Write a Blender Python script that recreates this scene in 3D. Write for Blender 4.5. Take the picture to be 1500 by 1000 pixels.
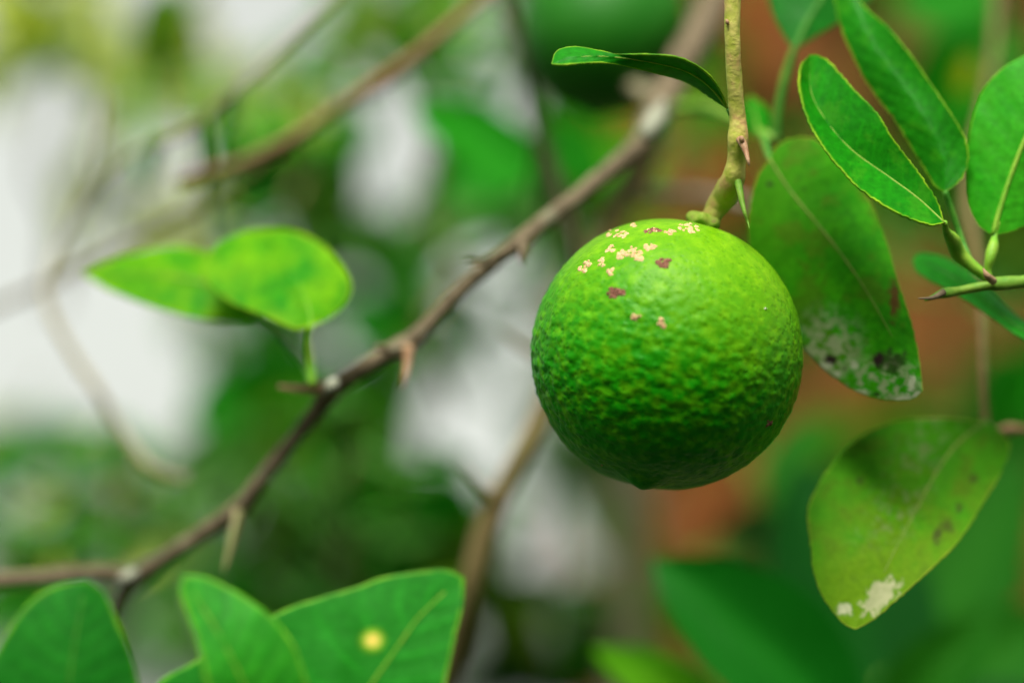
import bpy, math, random
from mathutils import Vector, Matrix, noise
from mathutils.bvhtree import BVHTree

random.seed(7)
for o in list(bpy.data.objects):
    bpy.data.objects.remove(o, do_unlink=True)
scene = bpy.context.scene
COL = scene.collection
R = math.radians

# ------------------------------------------------------------------ camera
CAM_H, PITCH = 1.55, R(10)
cam_d = bpy.data.cameras.new('camera')
cam = bpy.data.objects.new('camera', cam_d)
COL.objects.link(cam)
cam.location = (0, 0, CAM_H)
cam.rotation_euler = (R(90) + PITCH, 0, 0)
cam_d.lens, cam_d.sensor_width = 100, 36
cam_d.clip_start, cam_d.clip_end = 0.02, 500
cam_d.dof.use_dof = True
cam_d.dof.focus_distance = 0.461
cam_d.dof.aperture_fstop = 4.2
scene.camera = cam

# ------------------------------------------------------------------ sky and sun (bright overcast)
SUN_EL, SUN_AZ = R(57), R(190)       # light from high up, behind the camera
w = bpy.data.worlds.new('World')
scene.world = w
w.use_nodes = True
nt = w.node_tree
nt.nodes.clear()
sky = nt.nodes.new('ShaderNodeTexSky')
sky.sky_type = 'NISHITA'
sky.sun_disc = False
sky.sun_elevation, sky.sun_rotation = SUN_EL, SUN_AZ
sky.air_density, sky.dust_density, sky.ozone_density = 1.0, 4.0, 1.0
hs = nt.nodes.new('ShaderNodeHueSaturation')
hs.inputs['Saturation'].default_value = 0.10
bg = nt.nodes.new('ShaderNodeBackground')
bg.inputs['Strength'].default_value = 0.092
wo = nt.nodes.new('ShaderNodeOutputWorld')
nt.links.new(sky.outputs[0], hs.inputs['Color'])
cl = nt.nodes.new('ShaderNodeMix')          # thin cloud cover: evens out and whitens the clear sky
cl.data_type = 'RGBA'
cl.blend_type = 'MULTIPLY'
cl.inputs[0].default_value = 1.0
cl.inputs[7].default_value = (1.0, 1.02, 0.92, 1)
nt.links.new(hs.outputs[0], cl.inputs[6])
nt.links.new(cl.outputs[2], bg.inputs[0])
nt.links.new(bg.outputs[0], wo.inputs[0])
sl = bpy.data.lights.new('sun', 'SUN')
sl.energy, sl.angle, sl.color = 2.5, R(26), (1.0, 0.96, 0.88)
so = bpy.data.objects.new('sun', sl)
COL.objects.link(so)
sd = Vector((math.sin(SUN_AZ) * math.cos(SUN_EL), math.cos(SUN_AZ) * math.cos(SUN_EL), math.sin(SUN_EL)))
so.rotation_euler = sd.to_track_quat('Z', 'Y').to_euler()
so.location = (0, -2, 5)
vs = scene.view_settings
vs.view_transform, vs.look, vs.exposure, vs.gamma = 'Standard', 'None', 1.2, 1.0

# ------------------------------------------------------------------ photograph pixel + distance -> point
F = 1500 * 100 / 36
CR = Vector((1, 0, 0))
CF = Vector((0, math.cos(PITCH), math.sin(PITCH)))
CU = Vector((0, -math.sin(PITCH), math.cos(PITCH)))
C0 = Vector((0, 0, CAM_H))
def P(px, py, z):
    return C0 + CF * z + CR * ((px - 750) / F * z) + CU * (-(py - 500) / F * z)
def S(z):
    return z / F

# ------------------------------------------------------------------ materials
def material(name, build):
    m = bpy.data.materials.new(name)
    m.use_nodes = True
    t = m.node_tree
    t.nodes.clear()
    out = t.nodes.new('ShaderNodeOutputMaterial')
    sh = build(t)
    t.links.new(sh, out.inputs[0])
    return m
def N(t, kind, **kw):
    n = t.nodes.new(kind)
    for k, v in kw.items():
        n.inputs[k.replace('_', ' ')].default_value = v
    return n
def mixc(t, a, b, fac, mode='MIX'):
    n = t.nodes.new('ShaderNodeMix')
    n.data_type = 'RGBA'
    n.blend_type = mode
    for s, v in ((0, fac), (6, a), (7, b)):
        if isinstance(v, (int, float)):
            n.inputs[s].default_value = v
        elif isinstance(v, (tuple, list)):
            n.inputs[s].default_value = tuple(v) + ((1,) if len(v) == 3 else ())
        else:
            t.links.new(v, n.inputs[s])
    return n.outputs[2]
def noise_fac(t, scale, detail=4, lo=0.35, hi=0.65, rough=0.6):
    tc = t.nodes.new('ShaderNodeTexCoord')
    n = N(t, 'ShaderNodeTexNoise', Scale=scale, Detail=detail, Roughness=rough)
    t.links.new(tc.outputs['Object'], n.inputs['Vector'])
    r = t.nodes.new('ShaderNodeMapRange')
    r.inputs[1].default_value, r.inputs[2].default_value = lo, hi
    t.links.new(n.outputs[0], r.inputs[0])
    return r.outputs[0], n.outputs[0]
def bump(t, height, strength, dist):
    b = N(t, 'ShaderNodeBump', Strength=strength, Distance=dist)
    t.links.new(height, b.inputs['Height'])
    return b.outputs[0]

def leaf_mat(name, rough=0.45, spec=0.3, trans=0.25, tint=None, tboost=(1.5, 1.5, 0.5), grain=900):
    def build(t):
        at = t.nodes.new('ShaderNodeAttribute')
        at.attribute_name = 'Col'
        base = at.outputs['Color']
        if tint:
            base = mixc(t, base, tint, 1.0, 'MULTIPLY')
        f, h = noise_fac(t, grain, 3)
        base = mixc(t, mixc(t, base, (0.82, 0.86, 0.8), 1.0, 'MULTIPLY'), base, f)
        p = N(t, 'ShaderNodeBsdfPrincipled', Roughness=rough)
        p.inputs['Specular IOR Level'].default_value = spec
        t.links.new(base, p.inputs['Base Color'])
        t.links.new(bump(t, h, 0.25, 0.0003), p.inputs['Normal'])
        tr = t.nodes.new('ShaderNodeBsdfTranslucent')
        t.links.new(mixc(t, base, tboost, 1.0, 'MULTIPLY'), tr.inputs[0])
        mx = t.nodes.new('ShaderNodeMixShader')
        mx.inputs[0].default_value = trans
        t.links.new(p.outputs[0], mx.inputs[1])
        t.links.new(tr.outputs[0], mx.inputs[2])
        return mx.outputs[0]
    return material(name, build)

def bark_mat(name, a, b, c=None, scale=350, rough=0.8, clo=0.58, chi=0.7, cscale=90):
    def build(t):
        f, h = noise_fac(t, scale, 5)
        col = mixc(t, a, b, f)
        if c:
            f2, _ = noise_fac(t, cscale, 4, clo, chi)
            col = mixc(t, col, c, f2)
        p = N(t, 'ShaderNodeBsdfPrincipled', Roughness=rough)
        p.inputs['Specular IOR Level'].default_value = 0.2
        t.links.new(col, p.inputs['Base Color'])
        t.links.new(bump(t, h, 0.6, 0.0006), p.inputs['Normal'])
        return p.outputs[0]
    return material(name, build)

M = {}
M['leaf'] = leaf_mat('lime_leaf_surface', 0.42, 0.06, 0.15)
M['leaf_matte'] = leaf_mat('old_leaf_surface', 0.6, 0.03, 0.12, tboost=(1.3, 1.2, 0.5))
M['leaf_gloss'] = leaf_mat('glossy_leaf_surface', 0.5, 0.2, 0.15)
M['leaf_young'] = leaf_mat('young_leaf_surface', 0.5, 0.06, 0.5, tboost=(1.5, 1.35, 0.4))
for k, (c, tr, sp, ro) in {
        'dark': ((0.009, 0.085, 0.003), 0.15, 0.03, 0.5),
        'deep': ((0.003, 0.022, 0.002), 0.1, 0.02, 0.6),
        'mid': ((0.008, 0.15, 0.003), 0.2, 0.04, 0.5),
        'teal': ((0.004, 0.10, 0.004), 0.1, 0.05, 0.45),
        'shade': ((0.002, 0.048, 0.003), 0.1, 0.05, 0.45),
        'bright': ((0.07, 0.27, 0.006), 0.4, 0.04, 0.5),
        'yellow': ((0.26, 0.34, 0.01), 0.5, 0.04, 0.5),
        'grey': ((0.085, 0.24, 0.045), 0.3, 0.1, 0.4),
        'pale': ((0.46, 0.52, 0.14), 0.55, 0.04, 0.5),  # pale leaf colour, also carries the warm glow of the upper left
        'olive': ((0.05, 0.115, 0.004), 0.25, 0.03, 0.6)}.items():
    M[k] = leaf_mat('leaf_surface_' + k, ro, sp, tr, tint=c, tboost=(1.3, 1.4, 0.6), grain=150)
M['midrib'] = bark_mat('leaf_midrib', (0.13, 0.27, 0.02), (0.22, 0.33, 0.04), rough=0.5)
M['midrib_old'] = bark_mat('old_leaf_midrib', (0.09, 0.17, 0.015), (0.16, 0.22, 0.03), rough=0.6)
M['petiole'] = bark_mat('leaf_stalk', (0.03, 0.16, 0.012), (0.07, 0.23, 0.02), rough=0.5)
M['petiole_pale'] = bark_mat('pale_leaf_stalk', (0.10, 0.30, 0.015), (0.20, 0.36, 0.03), rough=0.5)
M['twig_green'] = bark_mat('green_twig_bark', (0.08, 0.22, 0.015), (0.16, 0.27, 0.03), (0.2, 0.2, 0.06), rough=0.55)
M['twig_fruit'] = bark_mat('yellowish_twig_bark', (0.33, 0.37, 0.045), (0.46, 0.42, 0.11), (0.42, 0.28, 0.10), scale=500, rough=0.6, clo=0.52, chi=0.68, cscale=260)
M['bark'] = bark_mat('brown_bark', (0.08, 0.06, 0.034), (0.17, 0.132, 0.08), (0.2, 0.205, 0.13), scale=450, clo=0.62, chi=0.72, cscale=60)
M['bark_grey'] = bark_mat('grey_bark', (0.18, 0.16, 0.09), (0.27, 0.24, 0.15), (0.28, 0.30, 0.18), cscale=40)
M['bark_red'] = bark_mat('reddish_bark', (0.16, 0.085, 0.04), (0.22, 0.13, 0.07))
M['bark_dark'] = bark_mat('dark_bark', (0.04, 0.035, 0.015), (0.07, 0.06, 0.03))
M['bark_olive'] = bark_mat('olive_bark', (0.11, 0.085, 0.03), (0.17, 0.13, 0.05), (0.12, 0.14, 0.03))
M['bark_pale'] = bark_mat('pale_bark', (0.30, 0.28, 0.20), (0.38, 0.36, 0.28))
M['lichen'] = bark_mat('grey_lichen', (0.20, 0.21, 0.15), (0.27, 0.28, 0.21))
M['thorn'] = bark_mat('brown_thorn', (0.24, 0.12, 0.06), (0.34, 0.22, 0.12), rough=0.5)
M['thorn_pale'] = bark_mat('pale_thorn', (0.16, 0.17, 0.06), (0.22, 0.20, 0.09), rough=0.5)

# ------------------------------------------------------------------ builders
def thing(name, label, cat, at, group=None):
    o = bpy.data.objects.new(name, None)
    o.empty_display_size = 0.01
    COL.objects.link(o)
    o.location = at
    o['label'], o['category'] = label, cat
    if group:
        o['group'] = group
    return o
def root_of(o):
    v = Vector((0, 0, 0))
    while o:
        v = v + o.location
        o = o.parent
    return v
def mesh_obj(name, verts, faces, mat, parent=None, cols=None, smooth=True):
    off = root_of(parent) if parent else Vector((0, 0, 0))
    me = bpy.data.meshes.new(name)
    me.from_pydata([tuple(v - off) for v in verts], [], faces)
    me.update()
    if cols:
        a = me.color_attributes.new('Col', 'FLOAT_COLOR', 'POINT')
        flat = []
        for c in cols:
            flat += [c[0], c[1], c[2], 1.0]
        a.data.foreach_set('color', flat)
    me.materials.append(mat)
    if smooth:
        me.polygons.foreach_set('use_smooth', [True] * len(me.polygons))
    o = bpy.data.objects.new(name, me)
    COL.objects.link(o)
    o.parent = parent
    return o

def cr(pts, t):
    """Catmull-Rom through pts (tuples of any length), t in 0..1 over the index."""
    n = len(pts) - 1
    x = min(max(t * n, 0), n - 1e-6)
    i = int(x)
    f = x - i
    p1, p2 = pts[i], pts[i + 1]
    p0 = pts[i - 1] if i > 0 else tuple(2 * a - b for a, b in zip(p1, p2))
    p3 = pts[i + 2] if i + 2 <= n else tuple(2 * b - a for a, b in zip(p1, p2))
    return tuple(0.5 * (2 * b + (c - a) * f + (2 * a - 5 * b + 4 * c - d) * f * f + (3 * b - a - 3 * c + d) * f ** 3)
                 for a, b, c, d in zip(p0, p1, p2, p3))
def resample(pts, n):
    """n+1 points evenly spaced by length along the smoothed polyline."""
    k = 24 * (len(pts) - 1)
    fine = [cr(pts, i / k) for i in range(k + 1)]
    acc = [0.0]
    for a, b in zip(fine, fine[1:]):
        acc.append(acc[-1] + math.hypot(*[q - p for p, q in zip(a[:2], b[:2])]))
    out, j = [], 0
    for i in range(n + 1):
        s = acc[-1] * i / n
        while j < k - 1 and acc[j + 1] < s:
            j += 1
        d = acc[j + 1] - acc[j]
        f = (s - acc[j]) / d if d > 0 else 0
        out.append(tuple(p + (q - p) * f for p, q in zip(fine[j], fine[j + 1])))
    return out
def lerp_list(vals, u):
    if not isinstance(vals, (list, tuple)):
        return vals
    return cr([(v,) for v in vals], u)[0]

def tube(name, path, mat, parent, sides=12, rings=None, lump=0.0, lump_scale=300, seed=0, step=0.004):
    """path: [(point, radius)]; a capped tube with an uneven surface."""
    pts = [(p.x, p.y, p.z, r) for p, r in path]
    ln = sum((path[i][0] - path[i + 1][0]).length for i in range(len(path) - 1))
    n = rings or max(len(path) * 3, min(240, int(ln / step)))
    ctr = [cr(pts, i / n) for i in range(n + 1)]
    V, Fc = [], []
    prev = None
    for i, c in enumerate(ctr):
        a = Vector(ctr[max(i - 1, 0)][:3])
        b = Vector(ctr[min(i + 1, n)][:3])
        d = (b - a).normalized()
        if prev is None:
            x = d.orthogonal().normalized()
        else:
            x = (prev - d * prev.dot(d)).normalized()
        prev = x
        y = d.cross(x)
        p = Vector(c[:3])
        for k in range(sides):
            an = 2 * math.pi * k / sides
            q = x * math.cos(an) + y * math.sin(an)
            r = max(c[3], 1e-5)
            if lump:
                s = (p + q * r) * lump_scale + Vector((seed, seed * 2, 0))
                r *= 1 + lump * (noise.noise(s) + 0.5 * noise.noise(s * 2.3))
            V.append(p + q * r)
    for i in range(n):
        for k in range(sides):
            k2 = (k + 1) % sides
            Fc.append((i * sides + k, i * sides + k2, (i + 1) * sides + k2, (i + 1) * sides + k))
    Fc.append(tuple(range(sides))[::-1])
    Fc.append(tuple(n * sides + k for k in range(sides)))
    return mesh_obj(name, V, Fc, mat, parent)
def pxtube(name, pts, mat, parent, **kw):
    """pts: (px, py, distance, radius in photo pixels)"""
    return tube(name, [(P(a, b, z), r * S(z)) for a, b, z, r in pts], mat, parent, **kw)

def traced_leaf(parent, left, right, mid, z, dl, dr, colour, mat, name='leaf', nu=90, nv=44, fold=1.35,
                jitter=1.2, wrinkle=0.0001, thick=0.00028, rib=(2.6, 0.6), rib_to=0.93, rib_mat=None, label=None, seed=0, vein=0.00005):
    nv2 = nv // 2
    Ls, Rs, Ms = resample(left, nu), resample(right, nu), resample(mid, nu)
    wl = [math.hypot(Ls[i][0] - Ms[i][0], Ls[i][1] - Ms[i][1]) for i in range(nu + 1)]
    wr = [math.hypot(Rs[i][0] - Ms[i][0], Rs[i][1] - Ms[i][1]) for i in range(nu + 1)]
    ml, mr = max(max(wl), 1), max(max(wr), 1)
    V, C, mids = [], [], []
    for i in range(nu + 1):
        u = i / nu
        zc = lerp_list(z, u)
        for j in range(-nv2, nv2 + 1):
            v = j / nv2
            E, wd, mw, d = (Ls[i], wl[i], ml, lerp_list(dl, u)) if v < 0 else (Rs[i], wr[i], mr, lerp_list(dr, u))
            av = abs(v)
            jit = 0
            if wd > 1e-3:
                jit = jitter * (noise.noise(Vector((u * 55, v * 1.0 + seed, 1.7))) + 0.6 * noise.noise(Vector((u * 130, v + seed, 4.1)))) * av ** 4 * min(1, wd / mw * 3)
            k = av * (1 + (jit / wd if wd > 1e-3 else 0))
            px = Ms[i][0] + (E[0] - Ms[i][0]) * k
            py = Ms[i][1] + (E[1] - Ms[i][1]) * k
            prof = min(1, (wd / mw)) if mw else 0
            zz = zc + d * prof * av ** fold
            zz += wrinkle * 4 * prof * noise.noise(Vector((px * 0.012, py * 0.012, seed))) * (0.3 + av)
            q = (u * 11 - av * 1.6) % 1.0
            ridge = max(0, 1 - abs(q - 0.5) * 9) * min(1, av * 6) * (1 - av ** 3)
            zz += vein * (ridge + 0.8 * math.cos(q * 2 * math.pi)) * prof
            V.append(P(px, py, zz))
            C.append(colour(u, v, px, py, ridge, wd * (1 - av)))
            if j == 0:
                mids.append((px, py, zz))
    row = 2 * nv2 + 1
    Fc = [(i * row + j, i * row + j + 1, (i + 1) * row + j + 1, (i + 1) * row + j) for i in range(nu) for j in range(row - 1)]
    o = mesh_obj(name, V, Fc, mat, parent, cols=C)
    md = o.modifiers.new('thickness', 'SOLIDIFY')
    md.thickness, md.offset = thick, 0
    if label:
        o['label'] = label
    if rib:
        k = max(2, int(nu * rib_to / 10))
        pts = []
        for a in range(k + 1):
            i = min(nu, int(a / k * rib_to * nu))
            m = mids[i]
            pts.append((m[0], m[1], m[2] - 0.00008, rib[0] + (rib[1] - rib[0]) * a / k))
        pxtube('midrib', pts, rib_mat or M['midrib'], o, sides=8, step=0.001)
    return o

def fbm(x, y, s, seed=0.0, o=4):
    return noise.fractal(Vector((x * s, y * s, seed)), 0.7, 2.1, o)
def mixv(a, b, f):
    f = min(max(f, 0), 1)
    return tuple(p + (q - p) * f for p, q in zip(a, b))
def smooth(a, b, x):
    t = min(max((x - a) / (b - a), 0), 1)
    return t * t * (3 - 2 * t)
def green(base, alt, edge=(0.24, 0.42, 0.02), ew=2.2, s=0.02, seed=0.0, veincol=0.18, extra=None):
    def f(u, v, px, py, ridge, ed):
        c = mixv(base, alt, 0.5 + 0.7 * fbm(px, py, s, seed))
        c = (c[0] * 0.62, c[1] * 1.15, c[2] * 0.3)
        k = 1 + veincol * ridge + 0.22 * fbm(px, py, 0.11, seed + 5)
        c = tuple(max(0.001, q * k) for q in c)
        if extra:
            c = extra(c, u, v, px, py)
        if edge:
            c = mixv(c, edge, 0.85 * smooth(ew, ew * 0.35, ed) * (0.65 + 0.7 * fbm(px, py, 0.03, seed + 9)))
        return c
    return f

# ------------------------------------------------------------------ ground and the wall behind
def build_ground():
    def sh(t):
        f, h = noise_fac(t, 3.0, 8)
        col = mixc(t, (0.03, 0.03, 0.012), (0.015, 0.05, 0.006), f)
        p = N(t, 'ShaderNodeBsdfPrincipled', Roughness=0.95)
        t.links.new(col, p.inputs['Base Color'])
        t.links.new(bump(t, h, 0.8, 0.05), p.inputs['Normal'])
        return p.outputs[0]
    m = material('garden_soil_and_grass', sh)
    n, V, Fc = 40, [], []
    for i in range(n + 1):
        for j in range(n + 1):
            x, y = (i / n - 0.5), (j / n - 0.5)
            x, y = x * abs(x) * 800, y * abs(y) * 800
            V.append(Vector((x, y, 0.03 * noise.noise(Vector((x * 0.6, y * 0.6, 0))) - 0.03)))
    for i in range(n):
        for j in range(n):
            a = i * (n + 1) + j
            Fc.append((a, a + n + 1, a + n + 2, a + 1))
    o = mesh_obj('ground', V, Fc, m)
    o['kind'] = 'structure'
build_ground()

def box(name, lo, hi, mat, parent):
    x0, y0, z0 = lo
    x1, y1, z1 = hi
    V = [Vector(q) for q in ((x0, y0, z0), (x1, y0, z0), (x1, y1, z0), (x0, y1, z0), (x0, y0, z1), (x1, y0, z1), (x1, y1, z1), (x0, y1, z1))]
    return mesh_obj(name, V, [(3, 2, 1, 0), (4, 5, 6, 7), (0, 1, 5, 4), (1, 2, 6, 5), (2, 3, 7, 6), (3, 0, 4, 7)], mat, parent, smooth=False)

def build_wall():
    def sh(t):
        f, h = noise_fac(t, 5, 6)
        f2, _ = noise_fac(t, 1.6, 3, 0.45, 0.6)
        col = mixc(t, mixc(t, (0.28, 0.042, 0.016), (0.19, 0.035, 0.011), f), (0.09, 0.05, 0.010), f2)
        p = N(t, 'ShaderNodeBsdfPrincipled', Roughness=0.9)
        p.inputs['Specular IOR Level'].default_value = 0.1
        t.links.new(col, p.inputs['Base Color'])
        t.links.new(bump(t, h, 0.5, 0.01), p.inputs['Normal'])
        return p.outputs[0]
    m = material('terracotta_render', sh)
    m2 = bark_mat('concrete_coping', (0.3, 0.28, 0.25), (0.36, 0.34, 0.3), scale=8)
    t = thing('garden_wall', 'terracotta coloured rendered wall far behind the lime and the fan of glossy leaves', 'wall', (1.4, 2.6, 0))
    box('wall_face', (0.062, 2.5, -0.1), (3.4, 2.7, 2.75), m, t)
    box('coping', (0.022, 2.46, 2.75), (3.44, 2.74, 2.83), m2, t)
    box('plinth', (0.042, 2.475, -0.1), (3.42, 2.725, 0.35), m2, t)
build_wall()

def build_light_screen():
    # unseen green screen added behind the camera to keep low light off the fruit
    m = bark_mat('light_screen_surface', (0.008, 0.03, 0.004), (0.03, 0.07, 0.01), scale=40, rough=0.8)
    t = thing('light_screen', 'tall green screen added out of view behind the camera to block low light', 'light_screen', (0, -2.6, 0))
    V, Fc = [], []
    nx, ny = 90, 40
    for i in range(nx + 1):
        for j in range(ny + 1):
            x, a = -6 + 12 * i / nx, j / ny
            if a < .42:
                p = Vector((x, -2.2, 2.7 * a / .42))
            elif a < .58:
                p = Vector((x, -2.2 - .9 * (a - .42) / .16, 2.7))
            else:
                p = Vector((x, -3.1, 2.7 * (1 - a) / .42))
            n = Vector((noise.noise(p * 3), noise.noise(p * 3 + Vector((9, 0, 0))), noise.noise(p * 3 + Vector((0, 9, 0)))))
            V.append(p + n * .12)
    for i in range(nx):
        for j in range(ny):
            a = i * (ny + 1) + j
            Fc.append((a, a + ny + 1, a + ny + 2, a + 1))
    mesh_obj('foliage', V, Fc, m, t)
build_light_screen()

# ------------------------------------------------------------------ the lime in focus
ZL = 0.470
def lime_mesh(name, centre, rad, axis, parent, mat, nu=420, nv=300, detail=1.0, seed=0.0, nip=None):
    ax = axis.normalized()
    xx = ax.orthogonal().normalized()
    yy = ax.cross(xx)
    V, Fc, CC = [], [], []
    for i in range(nv + 1):
        th = math.pi * i / nv
        for j in range(nu):
            ph = 2 * math.pi * j / nu
            d = Vector((math.sin(th) * math.cos(ph), math.sin(th) * math.sin(ph), math.cos(th)))
            b = math.pi - th
            if nip:
                b = math.acos(max(-1, min(1, (xx * d.x + yy * d.y + ax * d.z).dot(nip))))
            r = 1 + 0.042 * math.exp(-(b / 0.10) ** 2) - 0.016 * math.exp(-((b - 0.24) / 0.14) ** 2) - 0.03 * math.exp(-(th / 0.16) ** 2)
            r += 0.014 * noise.noise(d * 1.3 + Vector((seed, 3, 0)))
            if detail:
                low = smooth(-0.95, 0.15, -d.z + 0.25 * noise.noise(d * 2.0))      # rougher from the shoulder down
                q = Vector((d.x, d.y, d.z * 1.25))
                wv = 1.1 * noise.noise(q * 10 + Vector((seed, 0, 9))) + 0.8 * noise.noise(q * 18)
                wv -= 0.7 * max(0, .25 - abs(noise.noise(q * 14 + Vector((7, 0, 0)))))
                fine = noise.noise(d * 40) + 0.5 * noise.noise(d * 75)
                peb = .38 - noise.voronoi(q * 13 + Vector((.4, .4, .4)) * noise.noise(d * 6))[0][0] if nip else 0
                low *= smooth(1.0, .55, -d.z) * .55 + .45
                r += detail * ((0.0062 * wv + 0.012 * peb) * (0.06 + 0.94 * low) + 0.0016 * fine * (0.35 + 0.65 * low))
            CC.append((smooth(-.35, 1.0, d.z + .25 * noise.noise(d * 2.5)),) * 3)
            V.append(centre + (xx * d.x + yy * d.y + ax * d.z) * (rad * r))
    for i in range(nv):
        for j in range(nu):
            j2 = (j + 1) % nu
            Fc.append((i * nu + j, (i + 1) * nu + j, (i + 1) * nu + j2, i * nu + j2))
    return mesh_obj(name, V, Fc, mat, parent, cols=CC), V, Fc

def rind(t):
    tc = t.nodes.new('ShaderNodeTexCoord')
    f1, h1 = noise_fac(t, 480, 4, 0.45, 0.75)
    f2, _ = noise_fac(t, 55, 4, 0.35, 0.68)
    col = mixc(t, (0.004, 0.17, 0.0004), (0.012, 0.215, 0.0006), f2)
    col = mixc(t, col, (0.085, 0.31, 0.002), f1)
    # ripening blush: yellower rind round the stalk end
    at = t.nodes.new('ShaderNodeAttribute')
    at.attribute_name = 'Col'
    col = mixc(t, col, mixc(t, (0.10, 0.27, 0.001), (0.16, 0.345, 0.003), f1), at.outputs['Fac'])
    vo = t.nodes.new('ShaderNodeTexVoronoi')
    vo.inputs['Scale'].default_value = 950
    t.links.new(tc.outputs['Object'], vo.inputs['Vector'])
    mr = t.nodes.new('ShaderNodeMapRange')
    mr.inputs[1].default_value, mr.inputs[2].default_value = 0.0, 0.45
    t.links.new(vo.outputs['Distance'], mr.inputs[0])
    col = mixc(t, mixc(t, col, (0.8, 0.88, 0.8), 1.0, 'MULTIPLY'), col, mr.outputs[0])
    p = N(t, 'ShaderNodeBsdfPrincipled', Roughness=0.45)
    p.inputs['Specular IOR Level'].default_value = 0.10
    p.inputs['Subsurface Weight'].default_value = 0.08
    p.inputs['Subsurface Radius'].default_value = (0.4, 1.0, 0.1)
    p.inputs['Subsurface Scale'].default_value = 0.002
    t.links.new(col, p.inputs['Base Color'])
    t.links.new(bump(t, mr.outputs[0], 0.3, 0.0003), p.inputs['Normal'])
    return p.outputs[0]
M['rind'] = material('green_lime_rind', rind)
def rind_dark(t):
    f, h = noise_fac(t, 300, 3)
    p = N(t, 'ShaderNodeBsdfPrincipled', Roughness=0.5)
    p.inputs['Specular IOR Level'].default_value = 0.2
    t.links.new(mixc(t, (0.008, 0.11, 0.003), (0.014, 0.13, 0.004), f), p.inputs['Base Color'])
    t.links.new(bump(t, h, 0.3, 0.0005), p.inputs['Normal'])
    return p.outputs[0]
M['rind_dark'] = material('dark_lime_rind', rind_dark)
M['scab'] = bark_mat('tan_scab', (0.52, 0.32, 0.15), (0.62, 0.43, 0.24), (0.38, 0.21, 0.09), scale=1500, rough=0.85, cscale=900)
M['scab_dark'] = bark_mat('brown_scab', (0.10, 0.035, 0.02), (0.26, 0.12, 0.08), scale=1800, rough=0.9)
M['scab_white'] = bark_mat('white_speck', (0.5, 0.5, 0.42), (0.6, 0.6, 0.5), scale=1500)

lc = P(977, 519, ZL)
lr = 199.5 * S(ZL)
axis = (CR * 0.262 + CU * 0.96 + CF * 0.03).normalized()
lime = thing('lime', 'bright green lime in sharp focus with tan scabs near its stalk', 'lime', lc, 'limes on the tree')
rind_o, LV, LF = lime_mesh('rind', lc, lr, axis, lime, M['rind'], nip=(CR * -0.19 - CU * 0.96 - CF * 0.30).normalized())
bvh = BVHTree.FromPolygons(LV, LF)
def on_lime(px, py):
    d = (P(px, py, 1) - C0).normalized()
    hit, nrm, _, _ = bvh.ray_cast(C0, d)
    return hit, nrm
def scab(px, py, rx, ry, grains, mat, seed, h=0.00028):
    rnd = random.Random(seed)
    V, Fc = [], []
    if grains > 1:
        grains = grains * 2 + 1
    for g in range(grains):
        if grains == 1:
            x, y, r = px, py, min(rx, ry)
        else:
            a, q = rnd.uniform(0, 6.28), math.sqrt(rnd.random())
            x, y = px + 1.15 * rx * q * math.cos(a), py + 1.15 * ry * q * math.sin(a)
            r = rnd.uniform(2.4, 5.6)
        hit, nr = on_lime(x, y)
        if hit is None:
            continue
        if nr.dot(C0 - hit) < 0:
            nr = -nr
        tx = nr.cross(CU).normalized()
        ty = nr.cross(tx)
        rr = r * S(ZL)
        b0 = len(V)
        rings, sd2 = 4, 12
        asp = rnd.uniform(0.75, 1.25)
        for i in range(rings + 1):
            f = i / rings
            for k in range(sd2):
                an = 2 * math.pi * k / sd2
                wob = 1 + 0.5 * noise.noise(Vector((math.cos(an) * 1.7, math.sin(an) * 1.7, seed + g * 3.3)))
                hh = h * (1 - f ** 2.5) * (0.7 + 0.9 * noise.noise(Vector((math.cos(an) * f * 3, math.sin(an) * f * 3, seed + g)))) - 0.00012 * f
                V.append(hit + (tx * math.cos(an) * asp + ty * math.sin(an) / asp) * rr * f * wob + nr * hh)
        for i in range(rings):
            for k in range(sd2):
                k2 = (k + 1) % sd2
                Fc.append((b0 + i * sd2 + k, b0 + i * sd2 + k2, b0 + (i + 1) * sd2 + k2, b0 + (i + 1) * sd2 + k))
    return mesh_obj('scab', V, Fc, mat, lime)
for i, (x, y, rx, ry, g, m) in enumerate((
        (903, 343, 13, 7, 8, 'scab'), (929, 330, 4, 2, 2, 'scab'), (894, 364, 6, 4, 3, 'scab'), (956, 338, 10, 3, 6, 'scab_dark'),
        (957, 337, 8, 2, 2, 'scab'), (981, 340, 7, 4, 4, 'scab'), (1009, 334, 15, 6, 11, 'scab'), (923, 369, 14, 7, 10, 'scab'),
        (935, 378, 5, 4, 3, 'scab'), (951, 361, 6, 4, 4, 'scab'), (910, 374, 5, 4, 3, 'scab'), (972, 385, 8, 7, 9, 'scab_dark'), (881, 384, 5, 5, 3, 'scab'),
        (853, 394, 5, 5, 4, 'scab'), (861, 385, 4, 3, 2, 'scab'), (894, 399, 5, 4, 3, 'scab'), (898, 429, 8, 7, 9, 'scab_dark'), (914, 432, 3, 3, 1, 'scab'),
        (911, 428, 3, 3, 2, 'scab_dark'), (932, 465, 5, 4, 3, 'scab'), (970, 473, 4, 4, 2, 'scab'), (1121, 452, 2, 2, 1, 'scab_white'),
        (1126, 619, 3, 3, 2, 'scab_dark'), (882, 681, 2, 2, 1, 'scab'))):
    scab(x, y, rx, ry, g, M[m], 11 + i * 7)

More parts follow.
